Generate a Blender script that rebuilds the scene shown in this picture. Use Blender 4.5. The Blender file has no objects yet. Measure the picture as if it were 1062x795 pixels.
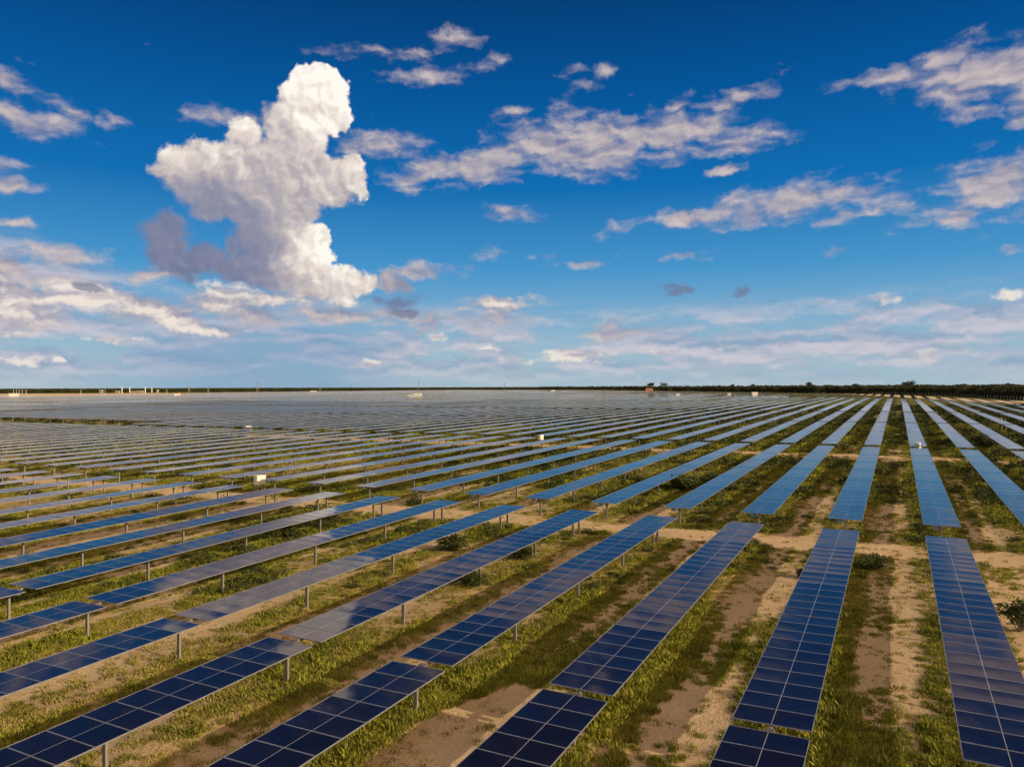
import bpy, bmesh, math, random
import numpy as np
from mathutils import Vector, Matrix, Euler

random.seed(7)
rng = np.random.default_rng(7)
R = math.radians
scene = bpy.context.scene
COL = scene.collection

# ------------------------------------------------------------------ camera
CAM_Z = 12.07
YAW, PITCH, ROLL = R(-26.54), R(-0.25), R(-0.18)
FPX = 800.5                       # focal length in pixels of the 1062 px wide photograph
cam_d = bpy.data.cameras.new('camera')
cam_d.sensor_width = 36.0
cam_d.lens = 36.0 * FPX / 1062.0
cam_d.clip_start = 0.1
cam_d.clip_end = 60000.0
cam = bpy.data.objects.new('camera', cam_d)
COL.objects.link(cam)
FW = Vector((math.sin(YAW) * math.cos(PITCH), math.cos(YAW) * math.cos(PITCH), -math.sin(PITCH)))
RT0 = Vector((math.cos(YAW), -math.sin(YAW), 0))
UP0 = RT0.cross(FW)
RT = RT0 * math.cos(ROLL) + UP0 * math.sin(ROLL)
UP = UP0 * math.cos(ROLL) - RT0 * math.sin(ROLL)
m = Matrix((RT, UP, -FW)).transposed().to_4x4()
m.translation = Vector((0, 0, CAM_Z))
cam.matrix_world = m
scene.camera = cam


def ray(u, v):
    """Direction seen at a photograph pixel."""
    return (FW + RT * ((u - 531) / FPX) + UP * ((397.5 - v) / FPX)).normalized()


# ------------------------------------------------------------------ sun and exposure
SUN_EL, SUN_AZ = R(20.5), R(93.0)          # azimuth clockwise from +Y
sd = Vector((math.sin(SUN_AZ) * math.cos(SUN_EL), math.cos(SUN_AZ) * math.cos(SUN_EL), math.sin(SUN_EL)))
sun_l = bpy.data.lights.new('sun', 'SUN')
sun_l.energy = 4.8
sun_l.angle = R(0.53)
sun_l.color = (1.0, 0.81, 0.54)
sun = bpy.data.objects.new('sun', sun_l)
COL.objects.link(sun)
sun.rotation_euler = sd.to_track_quat('Z', 'Y').to_euler()
sun.location = (0, 0, 80)
scene.view_settings.view_transform = 'Standard'
scene.view_settings.look = 'None'
EXPO = 0.45
scene.view_settings.exposure = EXPO
scene.view_settings.gamma = 1.0
scene.cycles.max_bounces = 6
scene.cycles.transparent_max_bounces = 6
scene.cycles.use_denoising = True
scene.cycles.use_adaptive_sampling = True
scene.cycles.adaptive_threshold = 0.03


# ------------------------------------------------------------------ small node language
class G:
    """Writes math as nodes, in creation order, in any node tree."""

    def __init__(self, tree):
        self.t = tree
        self.n = tree.nodes
        self.l = tree.links

    def put(self, sock, v):
        if hasattr(v, 'is_output') or isinstance(v, bpy.types.NodeSocket):
            self.l.new(v, sock)
        else:
            sock.default_value = v

    def m(self, op, a, b=None, c=None, clamp=False):
        n = self.n.new('ShaderNodeMath')
        n.operation = op
        n.use_clamp = clamp
        self.put(n.inputs[0], a)
        if b is not None: self.put(n.inputs[1], b)
        if c is not None: self.put(n.inputs[2], c)
        return n.outputs[0]

    def add(self, a, b): return self.m('ADD', a, b)
    def sub(self, a, b): return self.m('SUBTRACT', a, b)
    def mul(self, a, b): return self.m('MULTIPLY', a, b)
    def mad(self, a, b, c): return self.m('MULTIPLY_ADD', a, b, c)
    def div(self, a, b): return self.m('DIVIDE', a, b)
    def mx(self, a, b): return self.m('MAXIMUM', a, b)
    def mn(self, a, b): return self.m('MINIMUM', a, b)
    def absv(self, a): return self.m('ABSOLUTE', a)
    def clamp(self, a): return self.m('ADD', a, 0.0, clamp=True)

    def vm(self, op, a, b=None, c=None):
        n = self.n.new('ShaderNodeVectorMath')
        n.operation = op
        self.put(n.inputs[0], a)
        if b is not None: self.put(n.inputs[1], b)
        if c is not None: self.put(n.inputs[2], c)
        return n.outputs['Value'] if op in ('LENGTH', 'DOT_PRODUCT', 'DISTANCE') else n.outputs[0]

    def scale(self, a, s):
        n = self.n.new('ShaderNodeVectorMath')
        n.operation = 'SCALE'
        self.put(n.inputs[0], a)
        self.put(n.inputs['Scale'], s)
        return n.outputs[0]

    def xyz(self, x, y, z=0.0):
        n = self.n.new('ShaderNodeCombineXYZ')
        self.put(n.inputs[0], x); self.put(n.inputs[1], y); self.put(n.inputs[2], z)
        return n.outputs[0]

    def sep(self, v):
        n = self.n.new('ShaderNodeSeparateXYZ')
        self.put(n.inputs[0], v)
        return n.outputs[0], n.outputs[1], n.outputs[2]

    def noise(self, vec, scale, detail=4, rough=0.5, lac=2.0, dist=0.0, color=False, typ=None):
        n = self.n.new('ShaderNodeTexNoise')
        n.noise_dimensions = '2D'
        if typ: n.noise_type = typ
        self.put(n.inputs['Vector'], vec)
        n.inputs['Scale'].default_value = scale
        n.inputs['Detail'].default_value = detail
        n.inputs['Roughness'].default_value = rough
        n.inputs['Lacunarity'].default_value = lac
        n.inputs['Distortion'].default_value = dist
        return n.outputs['Color'] if color else n.outputs[0]

    def step(self, x, lo, hi, smooth=True, a=0.0, b=1.0):
        n = self.n.new('ShaderNodeMapRange')
        n.interpolation_type = 'SMOOTHSTEP' if smooth else 'LINEAR'
        self.put(n.inputs['Value'], x)
        self.put(n.inputs['From Min'], lo); self.put(n.inputs['From Max'], hi)
        self.put(n.inputs['To Min'], a); self.put(n.inputs['To Max'], b)
        return n.outputs[0]

    def mix(self, f, a, b, typ='MIX'):
        n = self.n.new('ShaderNodeMix')
        n.data_type = 'RGBA'
        n.blend_type = typ
        n.clamp_factor = True
        self.put(n.inputs[0], f)
        for i, v in ((6, a), (7, b)):
            if isinstance(v, tuple) and len(v) == 3: v = (*v, 1.0)
            self.put(n.inputs[i], v)
        return n.outputs[2]


# ------------------------------------------------------------------ world: sky texture and clouds
SRGB = lambda r, g, b: tuple(((c / 255 + 0.055) / 1.055) ** 2.4 if c > 10 else c / 255 / 12.92 for c in (r, g, b))
world = bpy.data.worlds.new('World')
scene.world = world
world.use_nodes = True
wt = world.node_tree
wt.nodes.clear()
g = G(wt)
SKY_STRENGTH = 0.10
K = 1.0 / SKY_STRENGTH / 2 ** EXPO


def sky_c(r, g_, b):
    return tuple(c * K for c in SRGB(r, g_, b))


def blob(u, v, a, b):
    d = ray(u, v)
    f_ = d.x * math.sin(YAW) + d.y * math.cos(YAW)
    r_ = d.x * math.cos(YAW) - d.y * math.sin(YAW)
    t = (u - 531) / FPX
    return (FPX * math.atan2(r_, f_), FPX * math.asin(d.z), a / (1 + t * t), b / math.sqrt(1 + t * t))


tc = wt.nodes.new('ShaderNodeTexCoord')
dx, dy, dz = g.sep(tc.outputs['Generated'])
fcomp = g.add(g.mul(dx, math.sin(YAW)), g.mul(dy, math.cos(YAW)))
rcomp = g.sub(g.mul(dx, math.cos(YAW)), g.mul(dy, math.sin(YAW)))
U = g.mul(g.m('ARCTAN2', rcomp, fcomp), FPX)
Ez = g.mul(g.m('ARCSINE', dz), FPX)
P = g.xyz(U, Ez, 0.0)                       # azimuth and elevation, 800.5 units to the radian

sky = wt.nodes.new('ShaderNodeTexSky')
sky.sky_type = 'NISHITA'
sky.sun_disc = False
sky.sun_elevation = SUN_EL
sky.sun_rotation = SUN_AZ
sky.altitude = 50
sky.air_density = 1.0
sky.dust_density = 0.6
sky.ozone_density = 3.0
# polarised, saturated daylight: the Nishita sky graded by elevation
ramp = wt.nodes.new('ShaderNodeValToRGB')
wt.links.new(g.step(Ez, 0.0, 400.0, smooth=False), ramp.inputs[0])
els = ramp.color_ramp.elements
sky_stops = [(0.0, (166, 192, 205)), (0.08, (158, 190, 207)), (0.18, (122, 174, 208)), (0.3, (70, 150, 205)),
             (0.5, (12, 110, 180)), (0.72, (0, 86, 155)), (0.9, (0, 66, 126)), (1.0, (0, 56, 110))]
while len(els) < len(sky_stops): els.new(0.5)
for e_, (p_, c_) in zip(els, sky_stops):
    e_.position = p_
    e_.color = (*SRGB(*c_), 1)
lum = wt.nodes.new('ShaderNodeRGBToBW')
wt.links.new(sky.outputs[0], lum.inputs[0])
# the sky texture gives the lightness round the horizon, the ramp the grade
grade = g.scale(ramp.outputs[0], K)
nis = g.scale(sky.outputs[0], 0.30)
base = g.mix(0.04, grade, nis)

# the clouds, each a soft ellipse at its own azimuth and elevation:
# (u, v, half width, half height, slope, strength)
grey = [(8, 80, 30, 15, 0, 1.1), (35, 128, 75, 16, -6, 1.1), (75, 116, 42, 10, -8, .8), (8, 190, 36, 11, 0, .9), (5, 172, 24, 8, 0, .7),
        (228, 123, 40, 12, 4, .75), (16, 233, 38, 8, 0, .9), (395, 56, 60, 8, -2, .75), (470, 42, 30, 12, 0, .8), (455, 78, 50, 12, 4, .7), (520, 60, 10, 4, 0, .5),
        (595, 74, 18, 7, 0, .65), (626, 76, 15, 8, 12, .65), (608, 88, 14, 5, 0, .5), (535, 117, 30, 8, 14, .8), (700, 112, 18, 9, 30, .55),
        (495, 172, 105, 20, 8, 1.25), (605, 150, 120, 30, 5, 1.3), (700, 138, 120, 22, -6, 1.2), (640, 168, 100, 15, 4, 1.0), (765, 148, 50, 12, -8, 1.0),
        (555, 128, 40, 14, 20, .6), (770, 98, 52, 12, 20, .75), (735, 108, 22, 8, 10, .6), (395, 150, 62, 17, 4, 1.0), (430, 196, 30, 7, 8, .6),
        (752, 178, 28, 8, 12, .8), (532, 220, 36, 9, -4, .9),
        (812, 210, 108, 20, 6, 1.4), (720, 226, 80, 10, 6, 1.0), (655, 234, 50, 9, 12, .7), (895, 198, 40, 9, 6, .6),
        (905, 218, 56, 11, 10, .8), (1030, 76, 100, 30, 4, 1.5), (925, 80, 62, 11, -4, 1.0), (985, 60, 70, 14, 14, .8), (1018, 116, 38, 12, 0, .95), (1090, 90, 70, 40, 0, 1.3),
        (1030, 195, 75, 42, 14, 1.1), (1000, 222, 70, 14, 6, .8), (985, 236, 50, 7, 4, .6), (1050, 257, 30, 7, 0, .8), (865, 261, 16, 5, 0, .55),
        (705, 266, 30, 5, 4, .6), (495, 272, 26, 8, 20, .35), (548, 266, 8, 5, 0, .5), (572, 266, 7, 4, 0, .5), (612, 272, 30, 7, 0, .35),
        (430, 281, 60, 9, 4, 1.0), (520, 316, 50, 10, 0, 1.0), (470, 330, 110, 14, 3, .8), (120, 124, 12, 4, -20, .5), (880, 85, 16, 5, 10, .5), (150, 48, 8, 3, 0, .4),
        (60, 268, 95, 14, -4, .85), (160, 286, 70, 10, 4, .8), (0, 298, 100, 52, -12, 1.5), (150, 320, 110, 22, -14, 1.15), (250, 318, 120, 26, -4, 1.0),
        (330, 325, 160, 16, 0, .9), (640, 345, 60, 14, 0, .6), (1200, 150, 90, 24, 0, 1), (1330, 220, 130, 30, 0, 1), (-120, 150, 100, 40, 0, 1.1), (-200, 260, 160, 50, 0, 1.2)]
white = [(88, 309, 70, 19, -4, 1.4), (20, 302, 55, 20, -12, 1.0), (195, 337, 44, 11, -12, 1.2), (160, 322, 40, 10, -14, .8), (235, 301, 50, 14, 0, .9), (30, 320, 60, 14, -8, .8), (270, 318, 70, 9, 0, .6), (590, 369, 62, 11, 3, 1.2), (545, 374, 40, 8, 0, .8),
         (615, 366, 26, 9, 0, .9), (503, 362, 18, 5, 0, 1.0), (455, 350, 14, 7, 0, 1.1), (385, 377, 22, 6, 0, .9), (963, 367, 18, 8, 0, 1.0), (14, 374, 45, 6, 0, 1.0),
         (60, 376, 10, 5, 0, 1.0), (120, 352, 50, 5, 0, .7), (1045, 307, 26, 10, 0, 1.1), (525, 314, 30, 8, 0, .8), (690, 364, 26, 5, 0, .7), (760, 360, 24, 5, 0, .6), (915, 310, 20, 6, 0, .7), (858, 313, 16, 5, 0, .6), (10, 345, 60, 5, 0, .7)]
dark = [(698, 303, 22, 8, -4, .8), (768, 300, 14, 8, 25, .6), (95, 301, 20, 5, -18, .8), (410, 312, 32, 11, 0, 1.0), (420, 322, 20, 8, 0, .8)]
# puffs of the towering cumulus, with how much of the sun each one catches
puffs = [(331, 104, 33, 33, 1.0), (321, 86, 19, 18, 1.0), (336, 92, 20, 20, 1.0), (351, 117, 17, 18, 1.0), (300, 97, 13, 12, .95), (311, 132, 33, 33, .88), (290, 128, 20, 20, .82), (344, 130, 14, 12, .95), (277, 118, 8, 12, .5),
         (254, 138, 19, 16, .86), (240, 160, 24, 18, .84), (214, 165, 30, 21, .86), (186, 172, 26, 20, .82), (166, 177, 14, 12, .7),
         (210, 192, 48, 22, .5), (250, 184, 48, 32, .68), (299, 178, 50, 36, .72), (350, 185, 30, 22, .8), (366, 172, 13, 13, .95), (372, 198, 10, 10, .9), (342, 205, 26, 14, .7),
         (225, 215, 30, 16, .42), (265, 215, 42, 26, .5), (300, 215, 32, 24, .68), (290, 240, 32, 26, .62), (270, 250, 26, 26, .38), (308, 256, 28, 26, .92), (328, 244, 14, 15, 1.0), (330, 262, 18, 18, .98),
         (262, 276, 30, 22, .36), (290, 285, 30, 20, .55), (318, 282, 28, 20, .85), (345, 291, 30, 18, .9), (372, 293, 22, 13, .82), (356, 310, 15, 9, .9), (325, 303, 30, 11, .72),
         (176, 234, 25, 17, .30), (160, 241, 21, 14, .26), (173, 257, 26, 22, .28), (186, 273, 29, 21, .28), (208, 268, 26, 20, .27), (228, 272, 20, 18, .26), (245, 282, 20, 16, .3), (242, 255, 12, 16, .3),
         (404, 293, 15, 11, .6), (418, 297, 12, 9, .45)]

CUM_BOX = (-500.0, -80.0, 62.0, 352.0)      # azimuth and elevation bounds of the tower

# outside the picture, added to raise ambient light: glow round the sun, pale veil
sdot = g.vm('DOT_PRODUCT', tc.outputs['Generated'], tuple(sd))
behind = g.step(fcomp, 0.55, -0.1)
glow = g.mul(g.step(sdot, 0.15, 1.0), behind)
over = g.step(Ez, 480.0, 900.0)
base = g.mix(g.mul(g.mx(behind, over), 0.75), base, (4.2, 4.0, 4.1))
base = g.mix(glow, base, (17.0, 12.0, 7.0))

warp1 = g.scale(g.vm('SUBTRACT', g.noise(P, 1 / 26.0, 5, 0.58, color=True), (0.5, 0.5, 0.5)), 26.0)
P3 = g.vm('MULTIPLY', P, (0.42, 1.0, 0.0))
P3w = g.vm('ADD', P3, g.scale(warp1, .35))
nstreak = g.noise(P3w, 1 / 16.5, 5, 0.52)
nlit = g.noise(g.vm('ADD', P3w, (-1.6, -4.5, 0.0)), 1 / 16.5, 4, 0.52)
nfine = g.noise(P, 1 / 5.5, 3, 0.6)
PG = g.vm('ADD', P, g.scale(warp1, 0.6))
P4 = g.vm('ADD', g.vm('MULTIPLY', P, (0.24, 0.9, 0.0)), g.scale(warp1, .3))
nlow = g.noise(P4, 1 / 22.0, 5, 0.55)
nlow2 = g.noise(g.vm('ADD', P4, (-0.5, -5.0, 0.0)), 1 / 22.0, 4, 0.55)
nsum = g.add(g.mul(g.sub(nstreak, 0.5), 2.1), g.mul(g.sub(nfine, 0.5), 0.25))
shade_g = g.clamp(g.add(g.mul(g.sub(nlit, nstreak), -2.4), 0.48))
cgrey = g.mix(shade_g, sky_c(142, 140, 164), sky_c(210, 196, 191))
cwhite = g.mix(g.clamp(g.add(g.mul(g.sub(nlit, nstreak), -5.0), 0.62)), sky_c(188, 180, 188), sky_c(242, 231, 219))


def inside(lst, lo, hi, pad=30.0):
    out = []
    for c in lst:
        cu, cv, aa, bb = blob(c[0], c[1], c[2], c[3])
        if cu + aa + pad > lo and cu - aa - pad < hi: out.append(c)
    return out


def env(P_, lst):
    """Highest of a list of soft ellipses."""
    cur = None
    for (u, v, a, b, rot, s) in lst:
        cu, cv, aa, bb = blob(u, v, a, b)
        q = g.vm('SUBTRACT', P_, (cu, cv, 0.0))
        if abs(rot) > 0.1:
            c_, s_ = math.cos(R(rot)), math.sin(R(rot))   # positive: rises to the right
            qx = g.vm('DOT_PRODUCT', q, (c_ / aa, s_ / aa, 0.0))
            qy = g.vm('DOT_PRODUCT', q, (-s_ / bb, c_ / bb, 0.0))
            q = g.xyz(qx, qy)
        else:
            q = g.vm('MULTIPLY', q, (1 / aa, 1 / bb, 0.0))
        e = g.mul(g.mad(g.vm('LENGTH', q), -1.0, 1.0), s)
        cur = e if cur is None else g.mx(cur, e)
    return cur


# low bank over the horizon: stretched horizontally, thicker at left
leftness = g.step(U, -250.0, -520.0)
lowtop = g.add(g.mad(leftness, 62.0, 92.0), g.mul(g.step(U, 60.0, 500.0), 8.0))
band = g.mul(g.step(Ez, lowtop, g.sub(lowtop, 38.0)), g.step(Ez, 2.0, 30.0, a=0.35, b=1.0))
alow = g.mul(g.step(g.add(nlow, g.mul(nfine, 0.1)), 0.34, 0.62), g.mul(band, g.mad(leftness, 0.1, 0.82)))
clow = g.mix(g.clamp(g.add(g.mul(g.sub(nlow, nlow2), 3.5), 0.5)), sky_c(142, 162, 190), sky_c(208, 201, 211))
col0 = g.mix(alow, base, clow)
# distant rain shaft below the tower
shaft = g.mul(g.mul(g.step(U, -430.0, -290.0), g.step(U, -95.0, -200.0)), g.mul(g.step(Ez, 80.0, 40.0), 0.5))
col0 = g.mix(shaft, col0, sky_c(108, 152, 192))


def background(c):
    n = wt.nodes.new('ShaderNodeBackground')
    n.inputs['Strength'].default_value = SKY_STRENGTH
    wt.links.new(c, n.inputs['Color'])
    return n.outputs[0]


def grouped(name, fn, ins):
    """Builds fn(*inputs) inside a node group of its own (large single trees are slow to edit)."""
    global g, wt
    grp = bpy.data.node_groups.new(name, 'ShaderNodeTree')
    keep = (g, wt)
    for nm, (sock, typ) in ins.items():
        grp.interface.new_socket(nm, in_out='INPUT', socket_type='NodeSocket' + typ)
    grp.interface.new_socket('colour', in_out='OUTPUT', socket_type='NodeSocketColor')
    gi = grp.nodes.new('NodeGroupInput')
    g, wt = G(grp), grp
    res = fn(**{nm: gi.outputs[i] for i, nm in enumerate(ins)})
    go = grp.nodes.new('NodeGroupOutput')
    grp.links.new(res, go.inputs[0])
    g, wt = keep
    n = wt.nodes.new('ShaderNodeGroup')
    n.node_tree = grp
    for i, (nm, (sock, typ)) in enumerate(ins.items()):
        wt.links.new(sock, n.inputs[i])
    return n.outputs[0]


def sky_part(lo, hi, c, PG, nsum, nstreak, nfine, cgrey, cwhite):
    """The broken clouds of one stretch of azimuth."""
    l1, l2, l3 = inside(grey, lo, hi), inside(white, lo, hi), inside(dark, lo, hi)
    if l1:
        c = g.mix(g.mul(g.step(g.add(env(PG, l1), nsum), -0.06, 0.98), 0.90), c, cgrey)
    if l2:
        ns = g.add(g.mul(g.sub(nstreak, 0.5), 1.5), g.mul(g.sub(nfine, 0.5), 0.7))
        c = g.mix(g.mul(g.step(g.add(env(PG, l2), ns), 0.08, 0.85), 0.88), c, cwhite)
    if l3:
        a = g.step(g.add(env(PG, l3), g.mul(g.sub(nstreak, 0.5), 2.4)), 0.0, 0.6)
        c = g.mix(g.mul(a, 0.75), c, sky_c(112, 120, 150))
    return c


def tower(c, P, warp1, nfine):
    """The towering cumulus: a union of puffs with billowing edges, lit from the right."""
    warp2 = g.scale(g.vm('SUBTRACT', g.noise(P, 1 / 7.0, 3, 0.6, color=True), (0.5, 0.5, 0.5)), 5.0)
    PW = g.vm('ADD', g.vm('ADD', P, g.scale(warp1, 0.8)), warp2)
    PB = g.vm('ADD', P, g.scale(warp1, .8))
    LOFF = (4.5, 4.5, 0.0)
    PW2 = g.vm('ADD', PW, LOFF)
    F1 = F2 = wb = ws = None
    for (u, v, a, b, br) in puffs:
        cu, cv, aa, bb = blob(u, v, a, b)
        inv = (1 / aa, 1 / bb, 0.0)
        r = min(aa, bb)
        off = (-cu / aa, -cv / bb, 0.0)
        f1 = g.mad(g.vm('LENGTH', g.vm('MULTIPLY_ADD', PW, inv, off)), -r, r)
        f2 = g.mad(g.vm('LENGTH', g.vm('MULTIPLY_ADD', PW2, inv, off)), -r, r)
        w = g.m('POWER', g.mx(g.mad(g.vm('LENGTH', g.vm('MULTIPLY_ADD', PB, inv, off)), -0.8, 1.25), 0.0), 2.5)
        F1 = f1 if F1 is None else g.m('SMOOTH_MAX', F1, f1, 4.0)
        F2 = f2 if F2 is None else g.m('SMOOTH_MAX', F2, f2, 4.0)
        ws = w if ws is None else g.add(ws, w)
        wb = g.mul(w, br) if wb is None else g.mad(w, br, wb)
    Bl = g.div(wb, g.add(ws, 0.001))

    def billow(p):
        a_ = g.noise(p, 1 / 38.0, 3, 0.55)
        b_ = g.absv(g.sub(g.noise(g.vm('ADD', p, (51.0, 17.0, 0.0)), 1 / 21.0, 4, 0.6), 0.5))
        return g.add(g.mul(a_, 46.0), g.mul(b_, -15.0))
    PL = g.vm('ADD', g.scale(warp1, .7), g.xyz(g.vm('DOT_PRODUCT', P, (0.80, 0.60, 0.0)), g.vm('DOT_PRODUCT', P, (-0.60, 0.80, 0.0))))
    H1 = g.add(g.mul(F1, 0.42), billow(PL))
    H2 = g.add(g.mul(F2, 0.42), billow(g.vm('ADD', PL, (6.4, 0.9, 0.0))))
    lit = g.clamp(g.add(g.mul(g.mul(g.sub(H1, H2), g.mad(Bl, 0.020, 0.006)), 1.0), g.mad(Bl, 1.22, -0.27)))
    cr = wt.nodes.new('ShaderNodeValToRGB')
    wt.links.new(lit, cr.inputs[0])
    els = cr.color_ramp.elements
    stops = [(0.0, (112, 121, 152)), (0.3, (143, 144, 164)), (0.55, (180, 172, 176)), (0.78, (222, 211, 202)), (1.0, (252, 246, 236))]
    while len(els) < len(stops): els.new(0.5)
    for e_, (p_, c_) in zip(els, stops):
        e_.position = p_
        e_.color = (*SRGB(*c_), 1)
    ccum = g.scale(cr.outputs[0], K * 1.05)
    acum = g.step(g.add(F1, g.mul(g.sub(nfine, .5), 4.0)), -1.2, g.mad(Bl, -8.0, 10.5))
    return g.mix(acum, c, ccum)


# the world shader is cut into stretches of azimuth so that each ray works out only the clouds near it
def choose(cond, a, b):
    n = wt.nodes.new('ShaderNodeMixShader')
    g.put(n.inputs[0], cond)
    wt.links.new(a, n.inputs[1]); wt.links.new(b, n.inputs[2])
    return n.outputs[0]


cuts = [-1300.0, CUM_BOX[0], -330.0, CUM_BOX[1], 80.0, 270.0, 430.0, 1300.0]
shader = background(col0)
for lo, hi in zip(cuts[:-1], cuts[1:]):
    c = grouped('broken_clouds', lambda **k: sky_part(lo, hi, **k), {
        'c': (col0, 'Color'), 'PG': (PG, 'Vector'), 'nsum': (nsum, 'Float'), 'nstreak': (nstreak, 'Float'),
        'nfine': (nfine, 'Float'), 'cgrey': (cgrey, 'Color'), 'cwhite': (cwhite, 'Color')})
    s_ = background(c)
    if lo >= CUM_BOX[0] and hi <= CUM_BOX[1]:
        towered = grouped('towering_cumulus', tower, {'c': (c, 'Color'), 'P': (P, 'Vector'), 'warp1': (warp1, 'Vector'), 'nfine': (nfine, 'Float')})
        inbox = g.mul(g.m('GREATER_THAN', Ez, CUM_BOX[2]), g.m('LESS_THAN', Ez, CUM_BOX[3]))
        s_ = choose(inbox, s_, background(towered))
    here = g.mul(g.mul(g.m('GREATER_THAN', U, lo), g.m('LESS_THAN', U, hi)), g.m('GREATER_THAN', Ez, 0.0))
    shader = choose(here, shader, s_)
wo = wt.nodes.new('ShaderNodeOutputWorld')
wt.links.new(shader, wo.inputs['Surface'])
world.cycles.sampling_method = 'MANUAL'
world.cycles.sample_map_resolution = 512

#@@STRUCTURE
# ------------------------------------------------------------------ ground shape and plant cover
ZY = np.array([-4e4, -60, -20, 0, 56, 124, 192, 330, 700, 1300, 4e4])
ZZ = np.array([-0.7, -0.7, -0.3, 0, 0.857, 1.537, 2.18, 3.0, 3.9, 4.2, 4.2])


def zg(x, y):
    """Ground height; the site rises gently away from the camera."""
    return np.interp(y, ZY, ZZ) if not np.isscalar(y) else float(np.interp(y, ZY, ZZ))


ROW_P, ROW_0 = 6.09, -3.42          # spacing of the rows and the place of row 0
ROAD_Y = (59.2, 124.5)


def hnoise(x, y, s):
    """Cheap smooth value noise for numpy arrays."""
    x = np.asarray(x, float) / s
    y = np.asarray(y, float) / s
    xi, yi = np.floor(x), np.floor(y)
    fx, fy = x - xi, y - yi
    fx, fy = fx * fx * (3 - 2 * fx), fy * fy * (3 - 2 * fy)

    def h(a, b):
        v = np.sin(a * 127.1 + b * 311.7) * 43758.5453
        return v - np.floor(v)
    return (h(xi, yi) * (1 - fx) + h(xi + 1, yi) * fx) * (1 - fy) + (h(xi, yi + 1) * (1 - fx) + h(xi + 1, yi + 1) * fx) * fy


def cover_nodes(G_, pos):
    """How green each spot is (0 bare sand .. 1 lush) and how dry its grass; same maths for the shader and the scatter."""
    x, y, z = G_.sep(pos)
    p2 = G_.xyz(x, y, 0.0)
    streak = G_.vm('MULTIPLY', p2, (1.0, 0.45, 0.0))
    n1 = G_.noise(streak, 0.22, 6, 0.68)
    n2 = G_.noise(G_.vm('MULTIPLY', p2, (1.0, 0.7, 0.0)), 2.1, 4, 0.65)
    n3 = G_.noise(G_.vm('ADD', p2, (37.0, 11.0, 0.0)), 0.045, 2, 0.5)
    # distance from the middle of the row (under the panels) to the aisle
    fr = G_.absv(G_.sub(G_.m('FRACT', G_.div(G_.add(x, -ROW_0 + ROW_P * 500.5), ROW_P)), 0.5))
    aisle = G_.mul(G_.step(G_.absv(G_.sub(fr, 0.40)), 0.17, 0.03), G_.step(y, 330.0, 90.0, a=0.25, b=1.0))
    rut = G_.step(G_.absv(G_.sub(fr, 0.36)), 0.07, 0.02)
    wob = G_.mul(G_.sub(G_.noise(p2, 0.16, 2, 0.5), 0.5), 3.4)
    yw = G_.add(y, wob)
    roads = None
    for ry, w in ((ROAD_Y[0] - 0.8, 3.2), (ROAD_Y[1], 6.0)):
        r_ = G_.step(G_.absv(G_.sub(yw, ry)), w, w * 0.35)
        roads = r_ if roads is None else G_.mx(roads, r_)
    roads = G_.mul(roads, G_.step(x, -165.0, -120.0))
    patch = G_.step(G_.vm('DISTANCE', G_.vm('MULTIPLY', G_.vm('ADD', p2, G_.xyz(wob, 0.0)), (1.0, 0.45, 0.0)), (-12.3, 9.9, 0.0)), 2.9, 1.7)   # bare pan by the nearest posts
    c = G_.add(G_.mul(G_.sub(n1, 0.5), 1.9), G_.mul(G_.sub(n3, 0.5), 1.1))
    c = G_.add(c, G_.mul(G_.sub(n2, 0.5), 1.5))
    c = G_.add(c, G_.step(y, 30.0, 150.0, a=0.36, b=0.70))
    c = G_.add(c, G_.step(y, 180.0, 350.0, a=0.0, b=0.4))
    c = G_.sub(c, G_.mul(aisle, 0.30))
    c = G_.sub(c, G_.mul(rut, 0.10))
    c = G_.mul(c, G_.mad(roads, -0.8, 1.0))
    c = G_.add(c, G_.mul(roads, G_.mad(G_.sub(n1, 0.5), 1.4, -0.22)))
    c = G_.sub(c, G_.mul(patch, 0.9))
    c = G_.sub(c, G_.mul(G_.mul(G_.step(x, -13.0, -5.0), G_.step(y, 62.0, 36.0)), 0.22))
    green = G_.step(c, -0.12, 0.40)
    dry = G_.step(G_.add(G_.mul(G_.sub(n3, 0.5), -1.0), G_.mul(G_.sub(n2, 0.5), 1.0)), -0.16, 0.2)
    dry = G_.mul(dry, G_.step(y, 260.0, 70.0, a=0.1, b=1.0))
    return green, dry, c


def mat(name):
    m_ = bpy.data.materials.new(name)
    m_.use_nodes = True
    b = m_.node_tree.nodes['Principled BSDF']
    return m_, m_.node_tree, b


def simple(name, color, rough=0.6, metal=0.0, var=0.0, scale=3.0, spec=0.5):
    """Plain material with a little wear noise in colour and gloss."""
    m_, t, b = mat(name)
    b.inputs['Metallic'].default_value = metal
    b.inputs['Specular IOR Level'].default_value = spec
    q = G(t)
    tcn = t.nodes.new('ShaderNodeTexCoord')
    n = q.noise(tcn.outputs['Object'], scale, 4, 0.6)
    t.nodes[n.node.name].noise_dimensions = '3D'
    k = q.mad(n, 2 * var, 1 - var)
    t.links.new(q.scale((*color,), k), b.inputs['Base Color'])
    t.links.new(q.mad(n, 0.2, rough - 0.1), b.inputs['Roughness'])
    return m_


def at_depth(u, depth):
    """Ground point at a pixel column and a depth along the view."""
    r_ = ray(u, 400)
    k = depth / r_.dot(FW)
    return r_.x * k, r_.y * k



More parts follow.
